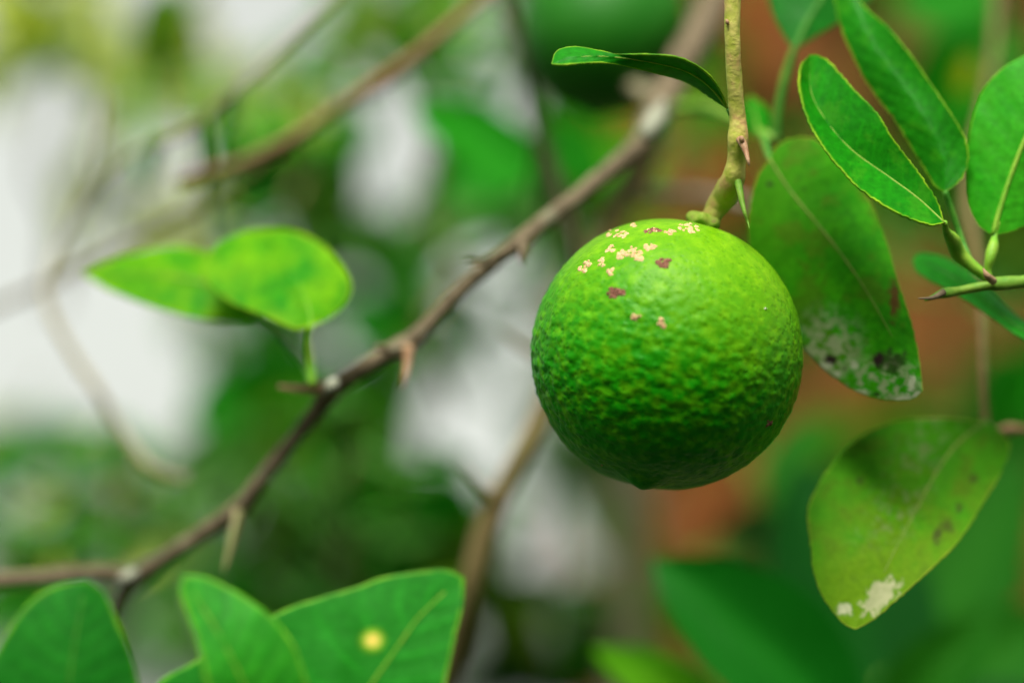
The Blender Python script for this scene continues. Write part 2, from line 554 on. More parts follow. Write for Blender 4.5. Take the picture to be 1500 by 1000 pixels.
# calyx: a small green five-lobed collar on top of the fruit
stem_end = lc + axis * lr * 0.985
tx = axis.orthogonal().normalized()
ty = axis.cross(tx)
V, Fc = [], []
prof = [(0.0, 0.9), (0.75, 1.35), (1.25, 1.3), (1.62, 0.75), (1.75, 0.25), (1.55, -0.1), (0.6, -0.35)]
sg = 40
for r, h in prof:
    for k in range(sg):
        an = 2 * math.pi * k / sg
        lobe = 1 + (0.14 * math.cos(5 * an) + 0.1 * noise.noise(Vector((math.cos(an) * 2, math.sin(an) * 2, 0)))) * min(1, r)
        V.append(stem_end + (tx * math.cos(an) + ty * math.sin(an)) * (r * lobe * 0.0016) + axis * (h * 0.0015 + 0.0004 * math.cos(5 * an) * (r > 1.3)))
for i in range(len(prof) - 1):
    for k in range(sg):
        k2 = (k + 1) % sg
        Fc.append((i * sg + k, (i + 1) * sg + k, (i + 1) * sg + k2, i * sg + k2))
cal = mesh_obj('calyx', V, Fc, bark_mat('calyx_green', (0.20, 0.34, 0.025), (0.30, 0.40, 0.05), (0.26, 0.22, 0.07), scale=900, cscale=500, rough=0.6), lime)
md = cal.modifiers.new('soft', 'SUBSURF')
md.levels = md.render_levels = 1

# ------------------------------------------------------------------ the twig that carries it
zs = (stem_end - C0).dot(CF)
zt = 0.462
tw = thing('fruiting_twig', 'upright yellowish green twig ending in the stalk of the scabbed lime', 'twig', P(1072, -60, zt), 'lime tree twigs')
pxtube('stem', [(1072, -60, zt, 12.5), (1073, 0, zt, 12.0), (1073, 60, zt, 11.4), (1076, 120, zt + .001, 11.4), (1080, 170, zt + .002, 12.0), (1081, 205, zt + .002, 15.4),
                (1079, 235, zt + .003, 13.7), (1074, 262, zt + .004, 17.1), (1063, 284, zs - .001, 19.4), (1050, 302, zs, 16.5), (1043, 315, zs, 13.7), (1036, 330, zs, 12.5)],
       M['twig_fruit'], tw, sides=24, lump=0.09, lump_scale=420, step=0.0008)
pxtube('thorn', [(1084, 204, zt, 6.5), (1089, 212, zt - .001, 6), (1093, 224, zt - .002, 4), (1096, 236, zt - .003, 2.6), (1097.5, 244, zt - .003, 0.5)], M['thorn'], tw, step=.0004)
pxtube('thorn', [(1080, 262, zt + .003, 6), (1084, 280, zt + .001, 5), (1087, 296, zt, 4.2), (1091, 312, zt - .001, 2.8), (1095, 324, zt - .001, 1.7), (1098, 335, zt - .002, 0.4)], M['twig_green'], tw, step=.0004)
for (x, y, r) in ((1087, 205, 5.5), (1066, 33, 4)):
    pxtube('bud_scar', [(x - 2, y - r, zt - .001, 0.6), (x - 1, y - r * .4, zt - .0014, r * .7), (x, y + r * .5, zt - .0014, r * .6), (x, y + r, zt - .001, 0.5)], M['thorn'], tw, step=.0004, lump=.2, lump_scale=900)

G_MID, G_DARK = (0.018, 0.17, 0.010), (0.010, 0.105, 0.010)
# arched leaf seen almost edge-on
lf = traced_leaf(tw, [(1066, 160), (1056, 134), (1036, 107), (1000, 86), (960, 80), (905, 79), (875, 74), (842, 69), (816, 75), (808, 95)],
                 [(1066, 160), (1040, 143), (1004, 120), (958, 107), (922, 98), (884, 93), (850, 94), (825, 96), (808, 95)],
                 [(1066, 160), (1048, 136), (1020, 112), (985, 98), (945, 90), (900, 84), (868, 83), (838, 85), (808, 95)],
                 [zt + .004, zt - .001, zt - .004, zt - .006], [-.003, -.004, -.003, .002, .004], [.004, .005, .003, -.001, -.002],
                 green((0.010, 0.12, 0.010), (0.016, 0.15, 0.014), seed=3, ew=2.0), M['leaf'], rib=(2, .6), jitter=.7, label='arched leaf seen almost edge-on', nu=110)
pxtube('petiole', [(1080, 190, zt + .003, 4), (1076, 178, zt + .004, 4), (1066, 160, zt + .004, 3.2)], M['petiole'], lf, step=.0005)

# ------------------------------------------------------------------ long diagonal branch behind the lime
br = thing('branch', 'long brown thorny branch running diagonally behind the lime', 'branch', P(170, 890, .535), 'lime tree branches')
pxtube('stem', [(1110, -120, .5918, 26), (1055, -20, .5746, 25), (1035, 30, .5654, 24), (1005, 85, .5573, 24), (975, 140, .5494, 21), (955, 180, .5402, 21), (940, 208, .5344, 15), (900, 242, .5252, 12.5),
                (840, 292, .5149, 12), (790, 330, .5092, 12), (765, 352, .5057, 13.5), (720, 386, .5057, 11.5), (670, 430, .5057, 11.5), (615, 488, .5057, 13), (590, 506, .5057, 15),
                (555, 526, .5057, 13), (490, 568, .5092, 14.5), (455, 612, .5127, 11.5), (400, 680, .5149, 11.5), (350, 742, .5172, 13.5), (300, 778, .5206, 12),
                (245, 815, .5241, 12), (205, 842, .5286, 16), (182, 868, .5332, 13), (168, 900, .5402, 12), (130, 990, .5516, 12), (90, 1090, .5631, 12)], M['bark'], br, sides=20, lump=.16, lump_scale=260, step=.0015)
pxtube('side_branch', [(205, 842, .5286, 12), (180, 842, .5286, 12), (130, 838, .5275, 11.5), (60, 846, .5264, 12), (0, 850, .5252, 13), (-80, 862, .5241, 13)], M['bark'], br, sides=16, lump=.12, lump_scale=260, step=.002)
for pts, m in (([(765, 356, .5034, 8), (767, 368, .5023, 7), (764, 378, .5011, 5), (765, 390, .5011, 1)], 'bark'),
               ([(742, 368, .5034, 7), (715, 378, .5011, 4), (690, 388, .5000, 1)], 'bark'),
               ([(598, 508, .5034, 9), (597, 530, .5023, 6.5), (593, 552, .5011, 4.5), (588, 571, .5011, 1)], 'thorn'),
               ([(349, 748, .5138, 8), (341, 785, .5115, 6), (334, 815, .5103, 4), (327, 838, .5092, 1)], 'thorn_pale'),
               ([(490, 566, .5057, 8), (465, 568, .5046, 9), (440, 570, .5034, 6), (408, 566, .5023, 3)], 'thorn'),
               ([(715, 388, .5034, 5), (695, 380, .5023, 3), (680, 380, .5023, 1)], 'bark_dark'),
               ([(985, 120, .5516, 14), (955, 140, .5573, 13), (930, 128, .5631, 12), (905, 108, .5688, 11), (888, 92, .5746, 6)], 'bark_grey'),
               ([(570, 515, .5023, 6), (556, 508, .5011, 5), (546, 512, .5011, 1)], 'bark')):
    pxtube('thorn', pts, M[m], br, lump=.1, step=.0008)
for pts in ([(972, 150, .5344, 5), (960, 175, .5252, 15), (950, 195, .5206, 13), (944, 205, .5206, 3)], [(495, 556, .5000, 2), (487, 562, .4966, 9), (480, 570, .4966, 7), (476, 578, .5000, 2)],
            [(200, 836, .5195, 2), (192, 842, .5149, 11), (182, 848, .5149, 10), (176, 852, .5195, 2)]):
    pxtube('lichen_patch', pts, M['lichen'], br, lump=.25, step=.0008)
young = ((0.055, 0.26, 0.025), (0.33, 0.42, 0.012))
lf = traced_leaf(br, [(378, 468), (345, 471), (285, 466), (225, 450), (165, 427), (138, 412), (121, 401)],
                 [(378, 468), (372, 430), (330, 385), (275, 362), (220, 366), (160, 382), (121, 401)],
                 [(378, 468), (340, 436), (290, 412), (230, 403), (170, 402), (121, 401)], [.512, .518, .525], [-.005, -.005], [.008, .008],
                 green(*young, edge=(0.34, 0.5, 0.03), seed=21, s=.017, ew=5), M['leaf_young'], rib=(2.5, .8), nu=60, nv=30, label='young pointed leaf of the bright pair')
pxtube('petiole', [(456, 562, .4955, 5), (446, 535, .50, 4.5), (420, 505, .506, 4.5), (395, 480, .51, 4.5), (378, 468, .512, 4)], M['petiole'], lf, step=.0008)
lf = traced_leaf(br, [(457, 478), (430, 482), (385, 462), (335, 442), (302, 415), (297, 388), (320, 357), (362, 338)],
                 [(457, 478), (480, 468), (504, 448), (515, 420), (502, 390), (470, 357), (425, 337), (362, 338)],
                 [(457, 478), (452, 450), (440, 420), (420, 392), (395, 362), (362, 338)], [.494, .501, .509, .520], [-.003, -.002, -.001], [.002, .003, .003],
                 green(*young, edge=(0.34, 0.52, 0.03), seed=33, s=.015, ew=6), M['leaf_young'], rib=(1.4, .5), rib_mat=M['petiole_pale'], nu=60, nv=30, label='young rounded leaf of the bright pair', fold=1.6)
pxtube('petiole', [(458, 566, .4955, 6), (455, 530, .496, 6.5), (453, 500, .495, 5), (457, 476, .494, 4.5)], M['petiole_pale'], lf, step=.0008)

# ------------------------------------------------------------------ side shoot with the mottled leaf
sh = thing('leafy_side_shoot', 'thin green shoot behind the fruiting twig bearing the large mottled leaf', 'twig', P(965, 150, .55), 'lime tree twigs')
pxtube('stem', [(965, 150, .55, 9), (1000, 158, .545, 8), (1030, 157, .54, 9), (1050, 163, .525, 8), (1085, 180, .515, 7), (1118, 198, .505, 9), (1140, 205, .503, 8)], M['twig_green'], sh, lump=.15, step=.001)
def mottled(c, u, v, px, py):
    n1 = fbm(px, py, .035, 2.2)
    n2 = fbm(px, py, .09, 7.7, 5)
    c = mixv(c, (0.05, 0.15, 0.005), .8 * smooth(.0, .5, fbm(px, py, .018, 4.4)) + .45 * smooth(1260, 1120, px) * smooth(480, 300, py))
    g = max(smooth(72, 20, math.hypot((px - 1212) * 1.0, (py - 510) * .9)) * smooth(-.35, .25, n2 + .2 * n1),
            smooth(75, 25, math.hypot((px - 1290) * .8, (py - 560) * 1.5)) * smooth(-.2, .35, n2))
    c = mixv(c, (0.25, 0.28, 0.16), .72 * g)
    for x, y, rx, ry, k in ((1216, 527, 11, 8, 1.0), (1286, 527, 8, 11, 1.0), (1306, 530, 22, 20, .75), (1310, 440, 9, 34, .9), (1128, 270, 6, 6, .95), (1285, 577, 5, 3, .8), (1238, 540, 4, 4, .7), (1178, 278, 4, 4, .4)):
        d = math.hypot((px - x) / rx, (py - y) / ry)
        c = mixv(c, (0.022, 0.014, 0.012) if k != .9 else (0.09, 0.03, 0.012), k * smooth(1.15, .45, d + .5 * n2))
    for x, y, rx, ry in ((1206, 537, 12, 8), (1228, 548, 8, 6), (1322, 585, 22, 8), (1336, 562, 7, 12), (1345, 578, 7, 8), (1260, 575, 14, 5), (1252, 530, 8, 12)):
        d = math.hypot((px - x) / rx, (py - y) / ry)
        c = mixv(c, (0.38, 0.40, 0.28), .85 * smooth(1.1, .4, d + .7 * n2))
    return c
lf = traced_leaf(sh, [(1127, 233), (1108, 262), (1097, 310), (1098, 360), (1120, 420), (1150, 470), (1180, 512), (1215, 547), (1255, 573), (1300, 586), (1335, 584), (1352, 572)],
                 [(1127, 233), (1140, 213), (1168, 202), (1200, 208), (1240, 248), (1278, 302), (1297, 350), (1315, 410), (1335, 470), (1347, 525), (1352, 572)],
                 [(1127, 233), (1160, 283), (1215, 350), (1262, 415), (1300, 480), (1328, 535), (1352, 572)],
                 [.487, .481, .475, .470], [.002, .006, .003], [.003, .004, -.002],
                 green((0.026, 0.155, 0.008), (0.055, 0.20, 0.010), edge=(0.26, 0.30, 0.03), seed=41, extra=mottled, ew=1.8), M['leaf_matte'], nu=190, nv=110,
                 rib=(2.4, .8), rib_to=.78, label='large drooping mottled leaf with grey and black mould at its tip', jitter=1.8, rib_mat=M['midrib_old'])
pxtube('petiole', [(1118, 198, .505, 6), (1122, 216, .495, 5), (1127, 234, .487, 4.5)], M['petiole'], lf, step=.0005)
lf = traced_leaf(sh, [(1163, 74), (1140, 40), (1126, 0), (1125, -60), (1150, -130), (1230, -190)], [(1163, 74), (1185, 60), (1225, 36), (1272, 4), (1300, -60), (1290, -140), (1230, -190)],
                 [(1163, 74), (1180, 35), (1205, 0), (1220, -60), (1228, -120), (1230, -190)], [.503, .508, .515], [.003, .003], [.0, .002],
                 green((0.010, 0.10, 0.022), (0.014, 0.12, 0.028), edge=(.03, .16, .03), seed=52), M['leaf'], rib=(4, 1.5), rib_mat=M['petiole'], nu=60, nv=30, label='dark bluish green leaf on a long stalk above the folded glossy leaf')
pxtube('petiole', [(1136, 206, .503, 6), (1138, 175, .503, 6), (1146, 130, .503, 6.5), (1157, 90, .503, 6), (1163, 72, .503, 4)], M['petiole'], lf, step=.001)
lf = traced_leaf(sh, [(1112, 205), (1095, 195), (1088, 165), (1100, 140)], [(1112, 205), (1128, 190), (1124, 160), (1100, 140)], [(1112, 205), (1108, 180), (1100, 140)], [.505, .508], [.002, .002], [.002, .002],
                 green(G_MID, (0.02, .2, .015), seed=3), M['leaf'], nu=30, nv=16)
pxtube('petiole', [(1120, 200, .505, 4), (1112, 205, .505, 3)], M['petiole'], lf)

# ------------------------------------------------------------------ green twig on the right with a fan of leaves
rt = thing('leafy_twig', 'short green twig with thorn tip and a fan of glossy leaves', 'twig', P(1620, 404, .474), 'lime tree twigs')
pxtube('stem', [(1620, 404, .474, 12), (1560, 408, .473, 11), (1500, 413, .471, 9.5), (1460, 416, .470, 10.5), (1440, 419, .470, 7.5), (1405, 426, .469, 6.5), (1385, 429, .468, 8), (1372, 433, .467, 5), (1355, 440, .466, 1.5)],
       M['twig_green'], rt, sides=18, lump=.1, lump_scale=500, step=.0008)
pxtube('thorn', [(1382, 428, .467, 5), (1366, 436, .465, 3), (1345, 437, .464, 0.8)], M['bark'], rt, step=.0005)
pxtube('thorn', [(1455, 412, .468, 6), (1446, 404, .466, 5), (1440, 393, .466, 1)], M['thorn'], rt, step=.0005)
def flecks(c, u, v, px, py):
    return mixv(c, (0.035, 0.23, 0.006), .55 * smooth(.1, .7, fbm(px, py, .03, 1.3)))
lf = traced_leaf(rt, [(1384, 327), (1362, 330), (1330, 320), (1290, 299), (1250, 269), (1206, 217), (1181, 172), (1170, 127), (1172, 98), (1186, 81)],
                 [(1384, 327), (1372, 292), (1342, 247), (1311, 206), (1285, 166), (1252, 131), (1218, 93), (1200, 82), (1186, 81)],
                 [(1384, 327), (1345, 291), (1300, 258), (1250, 222), (1212, 180), (1188, 135), (1186, 81)],
                 [.462, .466, .470, .476], [-.005, -.006, -.006], [-.001, -.0015, -.001],
                 green((0.010, 0.13, 0.008), (0.016, 0.17, 0.010), seed=61, extra=flecks, ew=2.8, edge=(0.3, 0.48, 0.02)), M['leaf'], nu=150, nv=80, rib=(1.9, .8), fold=1.15,
                 label='folded glossy leaf with a yellow rim, foremost of the fan', jitter=1.8)
pxtube('petiole', [(1458, 416, .47, 6), (1440, 402, .47, 8), (1422, 388, .47, 9), (1405, 372, .47, 12), (1395, 352, .468, 11), (1386, 338, .465, 5.5), (1384, 326, .462, 4)], M['petiole_pale'], lf, step=.0006, lump=.1, lump_scale=500)
lf = traced_leaf(rt, [(1384, 282), (1368, 270), (1342, 228), (1311, 177), (1276, 131), (1249, 82), (1229, 32), (1222, -15), (1226, -60)],
                 [(1384, 282), (1402, 270), (1416, 248), (1418, 214), (1402, 180), (1376, 140), (1341, 90), (1301, 40), (1262, 4), (1226, -60)],
                 [(1384, 282), (1386, 250), (1372, 205), (1345, 158), (1308, 105), (1272, 50), (1226, -60)],
                 [.472, .477, .484, .494], [.003, .003, .003], [-.001, -.002, -.002],
                 green((0.012, 0.12, 0.008), (0.018, 0.155, 0.010), seed=73, extra=flecks, ew=2.6), M['leaf'], nu=150, nv=70, rib=None,
                 label='upright glossy leaf behind the folded one', jitter=1.8)
pxtube('petiole', [(1422, 388, .471, 6), (1408, 350, .473, 5), (1396, 315, .473, 5), (1384, 280, .472, 4)], M['petiole'], lf, step=.0006)
lf = traced_leaf(rt, [(1454, 345), (1432, 328), (1418, 295), (1416, 250), (1420, 195), (1436, 140), (1466, 103), (1505, 80), (1560, 50), (1600, 10)],
                 [(1454, 345), (1490, 336), (1530, 310), (1566, 262), (1590, 200), (1604, 140), (1608, 80), (1600, 10)],
                 [(1454, 345), (1468, 295), (1490, 232), (1512, 180), (1545, 110), (1600, 10)], [.472, .475, .48], [.003, .003], [.0, .004],
                 green((0.028, 0.21, 0.014), (0.055, 0.25, 0.03), seed=83, extra=flecks, edge=(0.16, 0.38, 0.02), ew=1.8), M['leaf'], nu=120, nv=60, rib=(4.2, 1.5), rib_mat=M['petiole_pale'],
                 label='pale backed broad leaf with a thick yellow green midrib')
pxtube('petiole', [(1450, 414, .47, 5.5), (1447, 395, .47, 5.5), (1450, 378, .47, 8), (1455, 360, .471, 8), (1457, 346, .472, 4.5), (1462, 325, .4725, 4)], M['petiole_pale'], lf, step=.0006, lump=.1, lump_scale=500)
lf = traced_leaf(rt, [(1590, 500), (1540, 512), (1500, 497), (1470, 478), (1430, 450), (1392, 427), (1360, 410), (1343, 398), (1337, 382)],
                 [(1590, 500), (1540, 492), (1495, 466), (1460, 436), (1424, 402), (1388, 380), (1362, 373), (1345, 373), (1337, 382)],
                 [(1590, 500), (1540, 502), (1495, 482), (1450, 448), (1410, 415), (1370, 392), (1337, 382)], [.476, .482, .49], [-.004, -.004], [.005, .005],
                 green((0.014, 0.16, 0.014), (0.022, 0.2, 0.02), seed=91, edge=(.04, .26, .02)), M['leaf'], nu=70, nv=30, rib=(2, .8), rib_mat=M['petiole'], label='narrow leaf crossing under the green twig')
pxtube('petiole', [(1600, 408, .476, 6), (1610, 450, .477, 5), (1605, 485, .477, 5), (1590, 500, .476, 4)], M['petiole'], lf, step=.001)

# ------------------------------------------------------------------ grey twig with the yellowing leaf
gt = thing('grey_twig', 'blurred grey upright twig bearing the yellowing leaf with a pale scar', 'twig', P(1448, 660, .52), 'lime tree twigs')
pxtube('stem', [(1475, -80, .60, 7.9), (1462, 0, .59, 7.2), (1455, 80, .58, 6.5), (1440, 160, .57, 6.5), (1422, 240, .56, 7.9), (1418, 300, .55, 8.6), (1432, 380, .525, 5.8), (1438, 470, .515, 5.0), (1440, 540, .512, 5.0),
                (1442, 600, .512, 5.4), (1450, 640, .513, 5.8), (1480, 632, .515, 5.0), (1560, 625, .52, 5.0)], M['bark_olive'], gt, lump=.12, step=.002)
pxtube('bud', [(1460, 632, .512, 5), (1480, 628, .511, 8), (1505, 630, .512, 5)], M['bark_red'], gt, step=.001)
def yellowing(c, u, v, px, py):
    n1, n2 = fbm(px, py, .03, 8.1), fbm(px, py, .1, 3.3, 5)
    k = .95 * smooth(640, 860, py + 90 * n1) * smooth(1170, 1300, px + .2 * py - 120) + .25
    c = mixv(c, (0.095, 0.195, 0.005), k * .8)
    c = mixv(c, (0.06, 0.13, 0.006), .4 * smooth(.15, .6, n1))
    c = mixv(c, (0.16, 0.19, 0.08), .5 * smooth(60, 15, abs((px - 1325) + (py - 715) * .5)) * smooth(.0, .5, n2) * smooth(820, 760, py))
    ax_, ay_ = px - 1290, py - 873
    d = math.hypot((ax_ * .75 - ay_ * .66) / 36, (ax_ * .66 + ay_ * .75) / 17)
    c = mixv(c, (0.36, 0.36, 0.21), .85 * smooth(1.1, .7, d + .5 * n2))
    d = math.hypot((px - 1236) / 16, (py - 893) / 9)
    c = mixv(c, (0.42, 0.42, 0.28), .8 * smooth(1.1, .5, d + .6 * n2))
    for x, y, r in ((1372, 788, 10), (1388, 770, 14), (1258, 704, 7), (1372, 780, 8), (1425, 700, 8), (1405, 745, 6)):
        c = mixv(c, (0.045, 0.06, 0.012), .75 * smooth(1.2, .4, math.hypot(px - x, py - y) / r + .6 * n2))
    return c
lf = traced_leaf(gt, [(1442, 619), (1385, 612), (1322, 615), (1270, 633), (1226, 670), (1198, 712), (1183, 748), (1187, 792), (1192, 838), (1209, 880), (1234, 911), (1253, 921)],
                 [(1442, 619), (1466, 632), (1479, 656), (1466, 692), (1440, 737), (1408, 788), (1360, 837), (1312, 880), (1278, 908), (1253, 921)],
                 [(1442, 619), (1402, 650), (1372, 692), (1342, 747), (1312, 803), (1280, 868), (1253, 921)],
                 [.497, .487, .477, .472], [.004, .004, .002], [-.002, -.003, -.002],
                 green((0.03, 0.16, 0.010), (0.055, 0.19, 0.012), seed=101, extra=yellowing, edge=(0.28, 0.36, 0.03), ew=2.0), M['leaf_matte'], nu=170, nv=100,
                 rib=(3.0, .8), rib_to=.75, rib_mat=M['midrib_old'], label='yellowing drooping leaf with a whitish scar near the tip', jitter=1.8)
pxtube('petiole', [(1449, 640, .514, 7), (1450, 628, .505, 6), (1442, 618, .497, 5)], M['petiole'], lf, step=.001)

# ------------------------------------------------------------------ leaves rising from below the frame
sA = thing('leafy_shoot', 'blurred shoot with one dark green leaf below the forked branch', 'shoot', P(90, 1180, .43), 'shoots rising from below')
pxtube('stem', [(90, 1300, .4374, 9), (95, 1220, .4317, 8), (100, 1150, .4261, 7)], M['twig_green'], sA)
lf = traced_leaf(sA, [(95, 1160), (20, 1130), (-30, 1060), (-20, 990), (5, 935), (40, 885), (80, 858), (128, 849)],
                 [(95, 1160), (170, 1130), (208, 1060), (203, 1000), (190, 950), (172, 905), (152, 866), (128, 849)],
                 [(95, 1160), (95, 1090), (100, 1020), (108, 950), (118, 890), (128, 849)], [.4261, .4239, .4261], [.0, .003], [.003, .003],
                 green((0.008, 0.112, 0.016), (0.018, 0.150, 0.030), seed=111, veincol=.6, edge=(.2, .46, .02), ew=6), M['leaf_gloss'], nu=50, nv=30, rib=(3, 1), rib_mat=M['petiole'])
sB = thing('leafy_shoot', 'blurred shoot with a curled leaf and a broad leaf marked by a yellow spot', 'shoot', P(430, 1250, .43), 'shoots rising from below')
pxtube('stem', [(430, 1400, .4374, 10), (430, 1300, .4317, 9), (420, 1220, .4261, 8), (400, 1160, .4261, 7)], M['twig_green'], sB)
lf = traced_leaf(sB, [(405, 1165), (350, 1120), (318, 1060), (302, 1000), (292, 955), (276, 905), (263, 868), (268, 842)],
                 [(405, 1165), (450, 1110), (462, 1060), (450, 1000), (432, 948), (400, 905), (350, 868), (300, 845), (268, 842)],
                 [(405, 1165), (390, 1100), (372, 1040), (350, 985), (322, 930), (290, 880), (268, 842)], [.4261, .4216, .4239], [-.002, -.003], [.003, .004],
                 green((0.018, 0.165, 0.016), (0.042, 0.225, 0.030), seed=121, veincol=.6, edge=(.2, .46, .02), ew=6), M['leaf_gloss'], nu=60, nv=30, rib=(3, 1), rib_mat=M['petiole_pale'], label='curled leaf with its tip bent up')
def yspot(c, u, v, px, py):
    d = math.hypot(px - 546, py - 937)
    c = mixv(c, (0.25, 0.5, 0.02), .9 * smooth(22, 11, d))
    c = mixv(c, (0.8, 0.62, 0.12), smooth(13, 7, d))
    return c
lf = traced_leaf(sB, [(430, 1270), (300, 1200), (215, 1090), (228, 1005), (290, 965), (400, 901), (455, 879), (520, 860), (562, 845), (620, 836), (655, 834), (680, 846)],
                 [(430, 1270), (520, 1230), (600, 1150), (640, 1060), (655, 990), (668, 930), (678, 885), (680, 846)],
                 [(430, 1270), (470, 1150), (520, 1040), (570, 965), (625, 890), (680, 846)], [.4340, .4317, .4340], [.003, .004], [-.001, -.002],
                 green((0.013, 0.150, 0.018), (0.030, 0.195, 0.050), seed=131, veincol=.6, edge=(.2, .46, .02), ew=6, extra=yspot), M['leaf_gloss'], nu=100, nv=60, rib=(4, 1.5), rib_mat=M['petiole_pale'], label='broad leaf with one yellow spot')
pxtube('petiole', [(425, 1300, .4317, 7), (430, 1268, .4340, 5)], M['petiole'], lf)

# ------------------------------------------------------------------ second lime, out of focus behind
l2c = P(885, 48, .575)
lime2 = thing('lime', 'dark blurred lime behind the arched leaf', 'lime', l2c, 'limes on the tree')
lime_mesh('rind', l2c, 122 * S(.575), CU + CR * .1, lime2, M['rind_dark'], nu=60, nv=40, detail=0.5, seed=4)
pxtube('stalk', [(897, -68, .575, 9), (905, -110, .575, 8), (915, -160, .575, 8)], M['twig_green'], lime2)

# ------------------------------------------------------------------ blurred background: leaf templates and branches
def leaf_template(k):
    rnd = random.Random(k)
    nu_, nv_ = 14, 6
    bend, fold_, twist, wid = rnd.uniform(.05, .3), rnd.uniform(.05, .22), rnd.uniform(-.4, .4), 1.0
    V, C, Fc = [], [], []
    for i in range(nu_ + 1):
        u = i / nu_
        wd = (math.sin(math.pi * u ** .9)) ** .75 if 0 < u < 1 else 0
        for j in range(-nv_ // 2, nv_ // 2 + 1):
            v = j / (nv_ // 2)
            y = v * wd * wid
            zz = abs(v) ** 1.3 * wd * fold_ - bend * u * u + twist * u * v * wd * .4 + .03 * noise.noise(Vector((u * 5, v * 3, k)))
            V.append(Vector((u, y, zz)))
            C.append((1.5, 1.3, 1.2) if j == 0 else (1 + .12 * v, 1, 1))
    row = nv_ + 1
    Fc = [(i * row + j, i * row + j + 1, (i + 1) * row + j + 1, (i + 1) * row + j) for i in range(nu_) for j in range(row - 1)]
    me = bpy.data.meshes.new('leaf')
    me.from_pydata([tuple(v) for v in V], [], Fc)
    a = me.color_attributes.new('Col', 'FLOAT_COLOR', 'POINT')
    a.data.foreach_set('color', [x for c in C for x in (*c, 1.0)])
    me.polygons.foreach_set('use_smooth', [True] * len(me.polygons))
    me.materials.append(M['mid'])
    return me
TEMPL = [leaf_template(k) for k in range(8)]
def put_leaf(parent, base, tip, half, normal, kind, k):
    """one leaf from base to tip, its broad side towards `normal`"""
    d = tip - base
    x = d.normalized()
    n = (normal - x * normal.dot(x)).normalized()
    y = n.cross(x)
    o = bpy.data.objects.new('leaf', TEMPL[k % len(TEMPL)])
    COL.objects.link(o)
    o.material_slots[0].link = 'OBJECT'
    o.material_slots[0].material = M[kind]
    o.parent = parent
    ln = d.length
    m = Matrix(((x.x * ln, y.x * half, n.x * ln * .5, 0), (x.y * ln, y.y * half, n.y * ln * .5, 0), (x.z * ln, y.z * half, n.z * ln * .5, 0), (0, 0, 0, 1)))
    m.translation = base - root_of(parent)
    o.matrix_local = m
    return o
BGN = 0
def spray(name, label, cat, group, path, mat, leaves=(), rand=None, thorns=(), lump=.1):
    """a blurred branch: path (px, py, distance, radius px); leaves (tip px, py, half width px, distance, kind, facing) grow from the nearest point of the stem"""
    global BGN
    t = thing(name, label, cat, P(*path[0][:3]), group)
    pxtube('stem', path, M[mat], t, lump=lump, lump_scale=120, step=.006)
    fine = [cr(path, i / 60) for i in range(61)]
    def grow(bx, by, tx_, ty_, hw, z, kind, face):
        global BGN
        BGN += 1
        near = min(fine, key=lambda q: (q[0] - bx) ** 2 + (q[1] - by) ** 2)
        root, base, tip = P(near[0], near[1], near[2]), P(bx, by, z), P(tx_, ty_, z + face[1])
        nrm = (-CF + CU * face[0] + CR * face[2])
        o = put_leaf(t, base, tip, hw * S(z), nrm, kind, BGN)
        if (root - base).length > .002:
            mid_ = (root + base) / 2 - Vector((0, 0, .12 * (root - base).length))
            tube('petiole', [(root, .0014), (mid_, .0012), (base, .001)], M['petiole'], t, sides=6, rings=6)
    for L in leaves:
        bx, by, tx_, ty_, hw, z, kind = L[:7]
        grow(bx, by, tx_, ty_, hw, z, kind, L[7] if len(L) > 7 else (.5, 0, 0))
    if rand:
        n, ln_px, hw, spread, kinds, seed = rand
        rnd = random.Random(seed)
        for i in range(n):
            q = fine[int((i + rnd.random()) / n * 60)]
            a = rnd.uniform(0, 6.28)
            off = rnd.uniform(.1, .35) * spread
            bx, by = q[0] + off * math.cos(a), q[1] + off * math.sin(a)
            l_ = ln_px * rnd.uniform(.7, 1.2)
            a += rnd.uniform(-.6, .6)
            grow(bx, by, bx + l_ * math.cos(a), by + l_ * math.sin(a) * .8 + l_ * .2, hw * rnd.uniform(.7, 1.2), q[2] + rnd.uniform(-.04, .04), rnd.choice(kinds),
                 (rnd.uniform(-.2, 1.2), rnd.uniform(-.03, .03), rnd.uniform(-.7, .7)))
    for th in thorns:
        pxtube('thorn', th, M['bark_olive'], t)
    return t
GB = 'blurred branches in the background'
spray('branch', 'blurred reddish brown branch sloping down above the bright leaf pair', 'branch', GB,
      [(800, -80, .57, 10), (720, -12, .565, 9), (620, 72, .56, 9), (570, 112, .56, 13), (480, 168, .56, 8), (425, 206, .56, 10.5), (350, 240, .565, 9), (262, 264, .57, 10)], 'bark_red',
      [(425, 206, 440, 245, 5, .56, 'olive')])
spray('branch', 'faint grey brown branch under the reddish one at the bright sky', 'branch', GB,
      [(420, 212, .57, 6.0), (340, 275, .58, 6.8), (250, 325, .59, 6.8), (170, 365, .60, 6.8), (60, 420, .61, 6.0), (-60, 470, .62, 6.0)], 'bark_olive')
spray('branch', 'blurred greenish twig crossing the bright sky above the reddish branch', 'branch', GB,
      [(560, -80, .562, 5.4), (480, 10, .562, 5.4), (400, 85, .562, 5.9), (330, 145, .562, 5.4), (270, 195, .566, 5.9), (200, 222, .569, 4.9), (120, 300, .576, 4.3), (60, 420, .583, 4.3)], 'bark_grey',  # bark kept light to carry the glare around this twig
      [(200, 95, 275, -5, 36, .72, 'olive'), (300, 90, 215, 85, 12, .72, 'olive'), (330, 215, 480, 150, 55, .80, 'bright', (1, 0, 0))])
